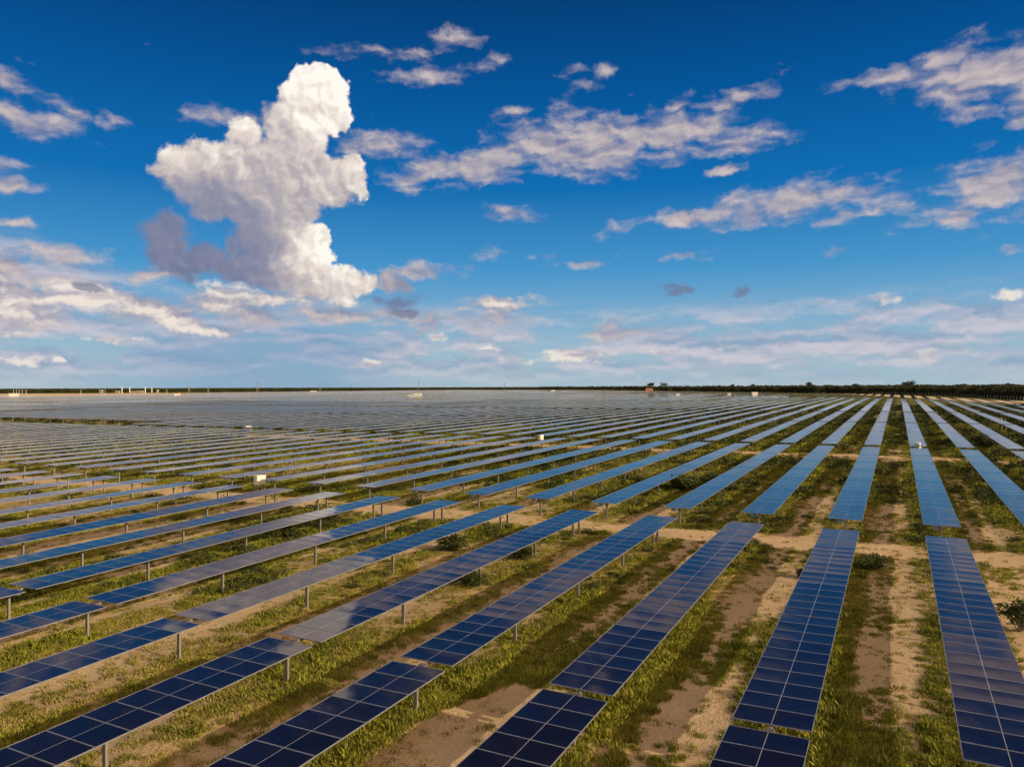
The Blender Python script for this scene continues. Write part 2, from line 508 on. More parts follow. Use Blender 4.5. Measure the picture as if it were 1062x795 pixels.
# --- ground material
gm, gt, gb = mat('ground_sand_and_grass')
q = G(gt)
geo = gt.nodes.new('ShaderNodeNewGeometry')
green, dry, cval = cover_nodes(q, geo.outputs['Position'])
nbig = q.noise(geo.outputs['Position'], 0.35, 4, 0.6)
nsm = q.noise(geo.outputs['Position'], 5.0, 4, 0.65)
sand = q.mix(nbig, (0.30, 0.205, 0.115), (0.47, 0.345, 0.205))
sand = q.mix(q.mul(q.step(nsm, 0.5, 0.75), 0.5), sand, (0.22, 0.13, 0.07))
nhf = q.noise(geo.outputs['Position'], 17.0, 3, 0.7)
sand = q.mix(q.mul(q.step(nhf, 0.48, 0.68), 0.55), sand, (0.19, 0.125, 0.06))
gdry = q.mix(nsm, (0.15, 0.125, 0.036), (0.28, 0.23, 0.07))
ggre = q.mix(nsm, (0.045, 0.054, 0.009), (0.155, 0.148, 0.025))
grass = q.mix(dry, ggre, gdry)
gcol = q.mix(q.step(q.add(green, q.mul(q.sub(nsm, 0.5), 1.3)), 0.2, 0.8), sand, grass)
# bare ground beyond the far left edge of the field, and the sandy strip along the right-hand fence
pf = q.vm('DOT_PRODUCT', geo.outputs['Position'], (math.sin(YAW), math.cos(YAW), 0.0))
pr_ = q.vm('DOT_PRODUCT', geo.outputs['Position'], (math.cos(YAW), -math.sin(YAW), 0.0))
wv = q.mul(q.sub(q.noise(geo.outputs['Position'], 0.01, 3, 0.5), 0.5), 160.0)
bare = q.mul(q.mul(q.step(q.add(pf, wv), 690.0, 760.0), q.step(q.add(pf, wv), 1230.0, 1150.0)), q.step(pr_, -150.0, -330.0))
ua, ub = at_depth(915, 660), at_depth(1075, 372)
nx_, ny_ = (ub[1] - ua[1]), -(ub[0] - ua[0])
nl_ = math.hypot(nx_, ny_)
dl = q.absv(q.sub(q.vm('DOT_PRODUCT', geo.outputs['Position'], (nx_ / nl_, ny_ / nl_, 0.0)), (ua[0] * nx_ + ua[1] * ny_) / nl_))
strip = q.mul(q.step(q.add(dl, q.mul(wv, 0.06)), 16.0, 8.0), q.step(pr_, 120.0, 240.0))
gcol = q.mix(q.mx(bare, strip), gcol, q.mix(nbig, (0.34, 0.25, 0.17), (0.50, 0.38, 0.26)))
gt.links.new(gcol, gb.inputs['Base Color'])
gb.inputs['Roughness'].default_value = 0.95
gb.inputs['Specular IOR Level'].default_value = 0.15
bump = gt.nodes.new('ShaderNodeBump')
bump.inputs['Strength'].default_value = 0.6
bump.inputs['Distance'].default_value = 0.12
gt.links.new(q.add(q.add(q.mul(nsm, 1.0), q.mul(nbig, 1.5)), q.mul(nhf, 0.45)), bump.inputs['Height'])
gt.links.new(bump.outputs[0], gb.inputs['Normal'])


def kind(o, k):
    o['kind'] = k
    return o


def link(name, me, parent=None, mats=()):
    o = bpy.data.objects.new(name, me)
    COL.objects.link(o)
    for m_ in mats:
        if me is not None and m_.name not in [x.name for x in me.materials if x]: me.materials.append(m_)
    if parent is not None: o.parent = parent
    return o


def tag(o, label=None, cat=None, group=None):
    if label: o['label'] = label
    if cat: o['category'] = cat
    if group: o['group'] = group
    return o


def mesh_np(name, verts, faces, mat_idx=None, smooth=False):
    """Mesh from an (n,3) array and an (m,3|4) index array."""
    me = bpy.data.meshes.new(name)
    verts = np.asarray(verts, np.float32)
    faces = np.asarray(faces, np.int32)
    k = faces.shape[1]
    me.vertices.add(len(verts)); me.vertices.foreach_set('co', verts.ravel())
    me.loops.add(faces.size); me.loops.foreach_set('vertex_index', faces.ravel())
    me.polygons.add(len(faces))
    me.polygons.foreach_set('loop_start', np.arange(0, faces.size, k, dtype=np.int32))
    me.polygons.foreach_set('loop_total', np.full(len(faces), k, np.int32))
    if mat_idx is not None: me.polygons.foreach_set('material_index', np.asarray(mat_idx, np.int32))
    me.polygons.foreach_set('use_smooth', np.full(len(faces), smooth))
    me.update(calc_edges=True)
    return me


def grid_faces(nx, ny):
    i = np.arange(nx - 1)[:, None] * ny + np.arange(ny - 1)[None]
    i = i.ravel()
    return np.stack([i, i + ny, i + ny + 1, i + 1], 1)


def spaced(lo, hi, step_, far, grow=1.16):
    a = list(np.arange(lo, hi + 1e-6, step_))
    s, v = step_, a[-1]
    while v < far: s *= grow; v += s; a.append(v)
    s, v, b_ = step_, a[0], []
    while v > -far: s *= grow; v -= s; b_.append(v)
    return np.array(b_[::-1] + a)


xs = spaced(-70, 22, 0.35, 32000)
ys = spaced(12, 110, 0.35, 32000)
X, Y = np.meshgrid(xs, ys, indexing='ij')
Z = zg(X, Y) + np.clip((hnoise(X, Y, 2.2) - .5) * 0.10 + (hnoise(X, Y, .9) - .5) * 0.06, -1, 1) * (np.hypot(X, Y) < 400)
hill = 5.0 * np.exp(-((X - 700) / 500.0) ** 2 - ((Y - 1700) / 500.0) ** 2)
Z = Z + hill
gme = mesh_np('ground', np.stack([X.ravel(), Y.ravel(), Z.ravel()], 1), grid_faces(len(xs), len(ys)), smooth=True)
ground = kind(link('ground', gme, mats=[gm]), 'structure')


def zt(x, y):
    return zg(x, y) + 5.0 * math.exp(-((x - 700) / 500.0) ** 2 - ((y - 1700) / 500.0) ** 2)


def project(P_):
    """Photograph pixel and depth of world points (n,3)."""
    P_ = np.atleast_2d(np.asarray(P_, float)) - np.array([0, 0, CAM_Z])
    d = P_ @ np.array(FW)
    return 531 + FPX * (P_ @ np.array(RT)) / d, 397.5 - FPX * (P_ @ np.array(UP)) / d, d


# ------------------------------------------------------------------ materials of the solar trackers
PW_, PL_ = 2.28, 1.13            # panel width across the row and length along it
PITCH_M = 1.14
TABLE_H = 1.62

glass, t, b = mat('solar_glass')
q = G(t)
uvn = t.nodes.new('ShaderNodeUVMap')
uu, vv, _ = q.sep(uvn.outputs[0])
cw = q.absv(q.sub(q.m('FRACT', q.mul(uu, 24.0)), 0.5))       # half cut cells, 24 across
cl = q.absv(q.sub(q.m('FRACT', q.mul(vv, 6.0)), 0.5))
gap = q.mx(q.step(cw, 0.47, 0.485, smooth=False), q.step(cl, 0.485, 0.492, smooth=False))
bus = q.mul(q.step(q.absv(q.sub(q.m('FRACT', q.mul(vv, 54.0)), 0.5)), 0.40, 0.47), 0.16)
mid = q.step(q.absv(q.sub(uu, 0.5)), 0.0055, 0.0042, smooth=False)
oi = t.nodes.new('ShaderNodeObjectInfo')
cellc = q.mix(oi.outputs['Random'], (0.0016, 0.0010, 0.0025), (0.0035, 0.0022, 0.0045))
c = q.mix(q.mx(q.mul(gap, 0.30), bus), cellc, (0.022, 0.017, 0.026))
c = q.mix(mid, c, (0.20, 0.19, 0.21))
dust = q.noise(q.vm('MULTIPLY', t.nodes.new('ShaderNodeTexCoord').outputs['Object'], (1.0, 1.0, 0.0)), 1.1, 4, 0.6)
c = q.mix(q.step(dust, 0.45, 0.85, a=0.004, b=0.016), c, (0.34, 0.26, 0.2))
t.links.new(c, b.inputs['Base Color'])
b.inputs['Roughness'].default_value = 0.06
b.inputs['IOR'].default_value = 1.62
b.inputs['Specular Tint'].default_value = (0.85, 0.40, 0.46, 1.0)
t.links.new(q.step(dust, 0.3, 0.8, a=0.045, b=0.10), b.inputs['Roughness'])

alu = simple('anodised_aluminium', (0.27, 0.27, 0.30), rough=0.40, metal=0.6, var=0.08)
galv = simple('galvanised_steel', (0.24, 0.22, 0.20), rough=0.55, metal=0.55, var=0.18, scale=4.0)
boxblue = simple('blue_grey_control_box', (0.10, 0.22, 0.34), rough=0.5, var=0.1)
white_paint = simple('white_painted_steel', (0.50, 0.48, 0.44), rough=0.45, var=0.06, scale=2.0)
grey_plastic = simple('dark_grey_vents', (0.07, 0.07, 0.075), rough=0.6, var=0.1)
concrete = simple('pale_concrete', (0.40, 0.37, 0.32), rough=0.9, var=0.12)


drive_paint = simple('dark_drive_housing', (0.06, 0.055, 0.055), rough=0.6, var=0.2)


class MB:
    """Collects boxes and tubes into one mesh."""

    def __init__(self): self.v, self.f, self.mi, self.uv = [], [], [], []

    def box(self, x0, x1, y0, y1, z0, z1, mi=0, M=None):
        b0 = len(self.v)
        c_ = [(x, y, z) for x in (x0, x1) for y in (y0, y1) for z in (z0, z1)]
        if M is not None: c_ = [tuple(M @ Vector(p_)) for p_ in c_]
        self.v += c_
        for f_ in ((0, 1, 3, 2), (4, 6, 7, 5), (0, 4, 5, 1), (2, 3, 7, 6), (0, 2, 6, 4), (1, 5, 7, 3)):
            self.f.append(tuple(b0 + i for i in f_)); self.mi.append(mi)

    def tube(self, p0, p1, r0, r1=None, n=8, mi=0, cap=True):
        r1 = r0 if r1 is None else r1
        p0, p1 = Vector(p0), Vector(p1)
        d = (p1 - p0).normalized()
        a = d.orthogonal().normalized(); b_ = d.cross(a)
        b0 = len(self.v)
        for p_, r_ in ((p0, r0), (p1, r1)):
            for i in range(n):
                t_ = 2 * math.pi * (i + .5) / n
                self.v.append(tuple(p_ + (a * math.cos(t_) + b_ * math.sin(t_)) * r_))
        for i in range(n):
            j = (i + 1) % n
            self.f.append((b0 + i, b0 + j, b0 + n + j, b0 + n + i)); self.mi.append(mi)
        if cap:
            self.f.append(tuple(b0 + i for i in range(n))[::-1]); self.mi.append(mi)
            self.f.append(tuple(b0 + n + i for i in range(n))); self.mi.append(mi)

    def quad(self, pts, mi=0):
        b0 = len(self.v)
        self.v += [tuple(p_) for p_ in pts]
        self.f.append(tuple(range(b0, b0 + len(pts)))); self.mi.append(mi)

    def mesh(self, name, mats=(), bevel=0.0):
        me = bpy.data.meshes.new(name)
        me.from_pydata([tuple(map(float, p_)) for p_ in self.v], [], self.f)
        for m_ in mats: me.materials.append(m_)
        me.polygons.foreach_set('material_index', self.mi)
        me.update()
        if bevel > 0:
            bm = bmesh.new(); bm.from_mesh(me)
            bmesh.ops.bevel(bm, geom=list(bm.edges), offset=bevel, segments=2, affect='EDGES', profile=0.6)
            bm.to_mesh(me); bm.free()
        return me

    def obj(self, name, mats=(), parent=None, bevel=0.0):
        return link(name, self.mesh(name, mats, bevel), parent)


LIP = 0.017


def glass_arrays(y0, seed, nx=4, ny=3):
    """Slightly sagging glass of one panel starting at y0: vertices, faces, uvs."""
    r_ = np.random.default_rng(seed)
    a = np.linspace(-PW_ / 2 + LIP, PW_ / 2 - LIP, nx + 1)
    b_ = np.linspace(LIP, PL_ - LIP, ny + 1)
    A, B = np.meshgrid(a, b_, indexing='ij')
    sag = 0.0042 * (1 - (2 * B / PL_ - 1) ** 2) + 0.003 * (2 * A / PW_) ** 2
    tx, ty = r_.normal(0, 0.0030, 2)
    Zp = -sag + A * tx + (B - PL_ / 2) * ty
    V = np.stack([A.ravel(), B.ravel() + y0, Zp.ravel()], 1)
    UV = np.stack([(A.ravel() + PW_ / 2) / PW_, B.ravel() / PL_], 1)
    return V, grid_faces(nx + 1, ny + 1), UV


def set_uv(me, UV):
    lay = me.uv_layers.new(name='UVMap')
    vi = np.zeros(len(me.loops), np.int32)
    me.loops.foreach_get('vertex_index', vi)
    lay.data.foreach_set('uv', UV[vi].astype(np.float32).ravel())


def frame_mb(mb, y0):
    w, l = PW_ / 2, PL_
    zt_, zb = 0.004, -0.035
    mb.box(-w, w, y0, y0 + LIP, zb, zt_, 0)
    mb.box(-w, w, y0 + l - LIP, y0 + l, zb, zt_, 0)
    mb.box(-w, -w + LIP, y0 + LIP, y0 + l - LIP, zb, zt_, 0)
    mb.box(w - LIP, w, y0 + LIP, y0 + l - LIP, zb, zt_, 0)


back = simple('panel_back_sheet', (0.10, 0.10, 0.12), rough=0.5)
# eight variants of one panel (each hangs a little differently), and its frame
PANELS = []
for s_ in range(8):
    V, F, UV = glass_arrays(-PL_ / 2, 100 + s_)
    n0 = len(V)
    Vb = np.array([[-PW_ / 2 + LIP, -PL_ / 2 + LIP, -.012], [PW_ / 2 - LIP, -PL_ / 2 + LIP, -.012], [PW_ / 2 - LIP, PL_ / 2 - LIP, -.012], [-PW_ / 2 + LIP, PL_ / 2 - LIP, -.012]])
    me = mesh_np('solar_panel', np.vstack([V, Vb]), np.vstack([F, [[n0 + 3, n0 + 2, n0 + 1, n0]]]), np.r_[np.zeros(len(F)), [1]], smooth=True)
    me.materials.append(glass); me.materials.append(back)
    set_uv(me, np.vstack([UV, np.zeros((4, 2))]))
    PANELS.append(me)
mb = MB(); frame_mb(mb, -PL_ / 2)
FRAME_ME = mb.mesh('panel_frame', [alu])


def array_mesh(n, ys_, seed, lod):
    """All panels of one tracker in one mesh (for trackers too far off to see each panel apart)."""
    Vs, Fs, UVs, MI = [], [], [], []
    k = 0
    for i in range(n):
        nx, ny = (4, 3) if lod == 1 else (1, 1)
        V, F, UV = glass_arrays(ys_[i], seed * 100 + i, nx, ny)
        Vs.append(V); Fs.append(F + k); UVs.append(UV); MI.append(np.zeros(len(F))); k += len(V)
    mb = MB()
    for i in range(n):
        if lod == 1:
            frame_mb(mb, ys_[i])
        else:
            mb.box(-PW_ / 2, PW_ / 2, ys_[i], ys_[i] + PL_, -0.035, -0.0085, 0)
    Vs.append(np.array(mb.v)); Fs.append(np.array(mb.f) + k); UVs.append(np.zeros((len(mb.v), 2))); MI.append(np.ones(len(mb.f)))
    if lod == 1:
        k += len(mb.v)
        for i in range(n):
            y_ = ys_[i]
            Vs.append(np.array([[-PW_ / 2 + LIP, y_ + LIP, -.012], [PW_ / 2 - LIP, y_ + LIP, -.012], [PW_ / 2 - LIP, y_ + PL_ - LIP, -.012], [-PW_ / 2 + LIP, y_ + PL_ - LIP, -.012]]))
            Fs.append(np.array([[k + 3, k + 2, k + 1, k]])); UVs.append(np.zeros((4, 2))); MI.append(np.array([2])); k += 4
    me = mesh_np('panel_array', np.vstack(Vs), np.vstack(Fs), np.concatenate(MI), smooth=(lod == 1))
    for m_ in (glass, alu, back): me.materials.append(m_)
    if lod == 1:
        sm = np.concatenate([np.asarray(x) == 0 for x in MI])
        me.polygons.foreach_set('use_smooth', sm)
    set_uv(me, np.vstack(UVs))
    return me


def post_mb(h, mb=None, x=0.0, y=0.0):
    """C-section driven pile with its bearing head."""
    mb = mb or MB()
    mb.box(x - .075, x + .075, y - .050, y - .044, -0.6, h - 0.10, 0)
    mb.box(x - .075, x - .069, y - .044, y + .045, -0.6, h - 0.10, 0)
    mb.box(x + .069, x + .075, y - .044, y + .045, -0.6, h - 0.10, 0)
    mb.box(x - .105, x + .105, y - .060, y - .053, h - .30, h - 0.16, 0)
    mb.box(x - .10, x + .10, y - .035, y + .035, h - .22, h - 0.04, 0)
    return mb


POST_ME = post_mb(TABLE_H - 0.02).mesh('support_post', [galv])
MOTOR = MB()
MOTOR.box(-.13, .13, -.11, .11, -.36, -.02, 0)
MOTOR.tube((-.20, 0, -.26), (-.42, 0, -.26), .07, n=10)
MOTOR_ME = MOTOR.mesh('slew_drive', [drive_paint], bevel=0.012)
CB = MB(); CB.box(-.16, .16, -.09, .09, -.33, -.07, 0); CB.box(-.03, .03, -.12, -.09, -.3, -.2, 0)
CB_ME = CB.mesh('control_box', [boxblue], bevel=0.012)


def tube_me(y0, y1):
    mb = MB(); mb.tube((0, y0, -0.125), (0, y1, -0.125), 0.062, n=8)
    return mb.mesh('torque_tube', [galv])


# layouts (y of each panel start, y of posts, tube span), measured from the tracker's near end
def layout(n, midgap):
    half = n // 2
    pan = [i * PITCH_M + (midgap if i >= half else 0.0) for i in range(n)]
    L = n * PITCH_M + midgap
    return pan, L


SEG = []          # (start y, has a gap in the middle)
PAN_G, LEN_G = layout(56, 0.52)
PAN_N, LEN_N = layout(56, 0.0)
SEG.append((23.58 - 28 * PITCH_M, True))            # straddles the camera; its middle gap at 23.6..24.1 m
SEG.append((60.25, False))
y_ = SEG[1][0] + LEN_N + 4.2
SEG.append((y_, True))
i = 0
while y_ < 2200:
    y_ += (LEN_G if SEG[-1][1] else LEN_N) + (2.6 if i % 2 == 0 else 5.0)
    SEG.append((y_, i % 2 == 1)); i += 1

TUBES = {True: tube_me(-0.15, LEN_G + 0.15), False: tube_me(-0.15, LEN_N + 0.15)}
POSTS = {True: [0.9, 8.4, 16.0, 23.9, 31.74, 39.8, 47.5, 55.1, 61.9, 63.1], False: [0.8, 8.5, 16.2, 23.9, 31.7, 39.4, 47.2, 55.0, 62.6]}
ARR1 = {True: [array_mesh(56, PAN_G, s_, 1) for s_ in (1, 2)], False: [array_mesh(56, PAN_N, s_, 1) for s_ in (3, 4)]}
ARR2 = {True: array_mesh(56, PAN_G, 5, 2), False: array_mesh(56, PAN_N, 6, 2)}

# far edge of the field and near edge of the wood behind it, as depth along the view at pixel columns
EDGE_U = [-400, 0, 90, 190, 290, 480, 600, 680, 760, 850, 925, 960, 1000, 1062, 1300]
EDGE_D = [700, 740, 760, 900, 1200, 1700, 1550, 1150, 900, 760, 640, 520, 440, 370, 260]
WOOD_U = [-400, 0, 300, 480, 620, 700, 800, 930, 1000, 1062, 1300]
WOOD_D = [1150, 1230, 1500, 2000, 1650, 1150, 880, 720, 560, 440, 330]


def in_field(x, y):
    u, v, d = project((x, y, 4))
    if d[0] < 5: return True
    if u[0] < -400 or u[0] > 1300: return d[0] < 700 if u[0] < 0 else d[0] < 250
    return d[0] < np.interp(u[0], EDGE_U, EDGE_D)


# ------------------------------------------------------------------ where every tracker stands, and how large it shows
cands = []
for k in range(-330, 26):
    x = ROW_0 + k * ROW_P
    for si, (y0, gp) in enumerate(SEG):
        L = LEN_G if gp else LEN_N
        if k < -27 and si == 2: y0 = y0 + 13.0; 
        tt = np.linspace(0, L, 9)
        zz = np.interp(y0 + tt, ZY, ZZ) + TABLE_H
        pts = np.stack([np.full(9, x), y0 + tt, zz], 1)
        u, v, d = project(pts)
        ok = (d > 3) & (u > -60) & (u < 1122) & (v < 840)
        if not ok.any(): continue
        if si > 1 and not (in_field(x, y0 + L)): continue
        if si == 0 and k > 1: continue
        area = float((np.where((d > 3) & (u > 0) & (u < 1062) & (v < 795), 1, 0) * L / 9 * PW_ * (CAM_Z - zz) / np.maximum(d, 3) ** 3).sum())
        cands.append((area, k, si, x, y0, gp, L))
cands.sort(key=lambda c_: -c_[0])
ORD = ['zeroth', 'first', 'second', 'third', 'fourth', 'fifth', 'sixth', 'seventh', 'eighth', 'ninth', 'tenth', 'eleventh', 'twelfth', 'thirteenth',
       'fourteenth', 'fifteenth', 'sixteenth', 'seventeenth', 'eighteenth', 'nineteenth']
TENS = {2: ('twentieth', 'twenty'), 3: ('thirtieth', 'thirty'), 4: ('fortieth', 'forty'), 5: ('fiftieth', 'fifty'), 6: ('sixtieth', 'sixty'),
        7: ('seventieth', 'seventy'), 8: ('eightieth', 'eighty'), 9: ('ninetieth', 'ninety')}


def ordinal(n):
    if n < 20: return ORD[n]
    if n < 100:
        a_, b_ = TENS[n // 10]
        return a_ if n % 10 == 0 else b_ + '-' + ORD[n % 10]
    return 'hundredth' if n == 100 else 'hundred-' + ordinal(n - 100)


def tracker_label(k, si):
    look = {0: 'dark blue', 1: 'mid blue'}.get(si, 'sky-pale')
    if si <= 1 and k < -9: look = 'lilac-blue'
    seg = {0: 'nearest', 1: 'second-nearest', 2: 'third-nearest'}.get(si, ordinal(si + 1) + '-nearest')
    if k == 1: row = 'row that meets the bottom-right corner'
    elif k < 1: row = ordinal(1 - k) + ' row left of the bottom-right corner row'
    else: row = ordinal(k - 1) + ' row right of the bottom-right corner row'
    return '%s %s solar table of the %s' % (seg, look, row)


def roll_of(k, si):
    r_ = np.random.default_rng(abs(k) * 977 + si * 131 + 5)
    a = r_.normal(0, 0.55)
    return R(a)


def slope_of(y0, L):
    z0, z1 = np.interp([y0, y0 + L], ZY, ZZ)
    return z0, math.atan2(z1 - z0, L)


def part(name, me, parent, loc=(0, 0, 0), rot=(0, 0, 0)):
    o = bpy.data.objects.new(name, me)
    COL.objects.link(o)
    o.parent = parent
    o.location = loc
    o.rotation_euler = rot
    return o


N_THINGS = 300
for idx, (area, k, si, x, y0, gp, L) in enumerate(cands[:N_THINGS]):
    z0, sl = slope_of(y0, L)
    u_, v_, d_ = project((x, max(y0, 12), z0))
    root = bpy.data.objects.new('solar_tracker', None)
    root.empty_display_size = 0.5
    COL.objects.link(root)
    root.location = (x, y0, z0)
    root.rotation_euler = (sl, 0, 0)
    tag(root, tracker_label(k, si), 'solar tracker', 'solar trackers in long parallel rows')
    rl = roll_of(k, si)
    H = TABLE_H
    near = si <= 1 and (k >= -13 if si == 0 else k >= -9)
    if near:
        for i, py in enumerate(PAN_G if gp else PAN_N):
            r_ = (i * 5 + k * 3 + si) % 8
            p_ = part('solar_panel', PANELS[r_], root, (0, py + PL_ / 2, H), (0, rl, 0))
            if si == 0 and k >= -7: part('panel_frame', FRAME_ME, p_)
            elif True:
                pass
        if not (si == 0 and k >= -7):
            key = 'frames_%s' % gp
            if key not in bpy.data.meshes:
                mb = MB()
                for py in (PAN_G if gp else PAN_N): frame_mb(mb, py)
                me = mb.mesh('x', [alu]); me.name = key
            part('panel_frames', bpy.data.meshes[key], root, (0, 0, H), (0, rl, 0))
    else:
        part('panel_array', ARR1[gp][(k + si) % 2] if d_[0] < 230 else ARR2[gp], root, (0, 0, H), (0, rl, 0))
    part('torque_tube', TUBES[gp], root, (0, 0, H))
    if d_[0] < 260:
        for py in POSTS[gp]:
            part('support_post', POST_ME, root, (0, py, 0), (-sl, 0, 0))
        part('slew_drive', MOTOR_ME, root, (0, L / 2, H - 0.02))
        part('control_box', CB_ME, root, (-0.35, 0.25, H))
# the rest of the field as one mass
Vs, Fs, MI = [], [], []
k0 = 0
BOXF = np.array([(0, 1, 3, 2), (4, 6, 7, 5), (0, 4, 5, 1), (2, 3, 7, 6), (0, 2, 6, 4), (1, 5, 7, 3)])
for (area, k, si, x, y0, gp, L) in cands[N_THINGS:]:
    z0, sl = slope_of(y0, L)
    rl = roll_of(k, si)
    for (a0, a1, zt0, zb0, w, mi) in [(0, L / 2 - .1, 0, -.03, PW_ / 2, 0), (L / 2 + .1, L, 0, -.045, PW_ / 2, 0)] + [(p_ - .08, p_ + .08, -.05, -TABLE_H - .4, .08, 1) for p_ in (0.8, 24, 40, 62.6)]:
        c_ = []
        for xx in (-w, w):
            for yy in (a0, a1):
                for zz in (zb0, zt0):
                    c_.append((x + xx, y0 + yy, z0 + TABLE_H + yy * math.sin(sl) + zz - xx * math.sin(rl)))
        Vs += c_; Fs.append(BOXF + k0); MI += [1, 1, 1, 1, 1, mi]; k0 += 8
V = np.array(Vs); F = np.vstack(Fs)
me = mesh_np('distant_solar_trackers', V, F, MI)
glass_far = simple('solar_glass_far', (0.012, 0.013, 0.032), rough=0.09)
glass_far.node_tree.nodes['Principled BSDF'].inputs['Specular Tint'].default_value = (0.85, 0.40, 0.46, 1.0)
for l_ in list(glass_far.node_tree.links):
    if l_.to_socket.name == 'Roughness': glass_far.node_tree.links.remove(l_)
glass_far.node_tree.nodes['Principled BSDF'].inputs['Roughness'].default_value = 0.03
side_far = simple('far_frame_sides', (0.15, 0.145, 0.16), rough=0.6, var=0.1)
for m_ in (glass_far, side_far): me.materials.append(m_)
far = kind(link('distant_solar_trackers', me), 'stuff')
tag(far, 'distant solar trackers merging into lilac bands towards the horizon', 'solar trackers')

# ------------------------------------------------------------------ plants: materials
def leaf_mat(name, dark, light, sat=0.0, rough=0.7, trans=0.25):
    m_, t, b = mat(name)
    q = G(t)
    oi = t.nodes.new('ShaderNodeObjectInfo')
    geo_ = t.nodes.new('ShaderNodeNewGeometry')
    n = q.noise(geo_.outputs['Position'], 0.9, 3, 0.6)
    t.nodes[n.node.name].noise_dimensions = '3D'
    r_ = q.add(q.mul(oi.outputs['Random'], 0.45), q.mul(q.step(n, 0.3, 0.7), 0.45))
    r_ = q.add(r_, q.mul(geo_.outputs['Random Per Island'], 0.2))
    c = q.mix(r_, dark, light)
    t.links.new(c, b.inputs['Base Color'])
    b.inputs['Roughness'].default_value = rough
    b.inputs['Specular IOR Level'].default_value = 0.25
    tr = t.nodes.new('ShaderNodeBsdfTranslucent')
    t.links.new(c, tr.inputs['Color'])
    mx = t.nodes.new('ShaderNodeMixShader')
    mx.inputs[0].default_value = trans
    t.links.new(b.outputs[0], mx.inputs[1]); t.links.new(tr.outputs[0], mx.inputs[2])
    t.links.new(mx.outputs[0], t.nodes['Material Output'].inputs['Surface'])
    return m_


GREEN = leaf_mat('green_grass_blades', (0.055, 0.070, 0.008), (0.26, 0.25, 0.024))
STRAW = leaf_mat('dry_grass_blades', (0.14, 0.122, 0.03), (0.34, 0.28, 0.075))
BUSH = leaf_mat('bush_leaves', (0.020, 0.030, 0.008), (0.065, 0.075, 0.016))
WOODL = leaf_mat('woodland_leaves', (0.016, 0.022, 0.010), (0.060, 0.062, 0.020))
BARK = simple('bark', (0.13, 0.095, 0.065), rough=0.9, var=0.3)


def tuft_mesh(name, seed, n, rad, h, w, m_):
    r_ = np.random.default_rng(seed)
    V, F = [], []
    for i in range(n):
        a, rr = r_.uniform(0, 2 * math.pi), rad * math.sqrt(r_.uniform(0, 1))
        bx, by = rr * math.cos(a), rr * math.sin(a)
        hh = h * r_.uniform(.5, 1.1) * (1 - .45 * rr / rad)
        lean = r_.uniform(.15, .9) * hh
        la = a + r_.normal(0, .9)
        tx, ty = bx + lean * math.cos(la), by + lean * math.sin(la)
        sa = r_.uniform(0, math.pi)
        wx, wy = w * math.cos(sa), w * math.sin(sa)
        k = len(V)
        mx_, my_ = bx * .5 + tx * .5, by * .5 + ty * .5
        V += [(bx - wx, by - wy, -.03), (bx + wx, by + wy, -.03), (bx * .6 + tx * .4 + wx, by * .6 + ty * .4 + wy, hh * .62), (bx * .6 + tx * .4 - wx, by * .6 + ty * .4 - wy, hh * .62), (tx, ty, hh)]
        F += [(k, k + 1, k + 2, k + 3), (k + 3, k + 2, k + 4)]
    me = bpy.data.meshes.new(name)
    me.from_pydata(V, [], F)
    me.materials.append(m_)
    return me


def variants(cname, meshes):
    c = bpy.data.collections.new(cname)
    for me in meshes:
        c.objects.link(bpy.data.objects.new(me.name, me))
    return c


TUFTS_G = variants('green_tufts', [tuft_mesh('green_tuft', s_, 30, .24, .24, .018, GREEN) for s_ in range(4)])
TUFTS_D = variants('dry_tufts', [tuft_mesh('dry_tuft', 20 + s_, 22, .22, .15, .014, STRAW) for s_ in range(3)])


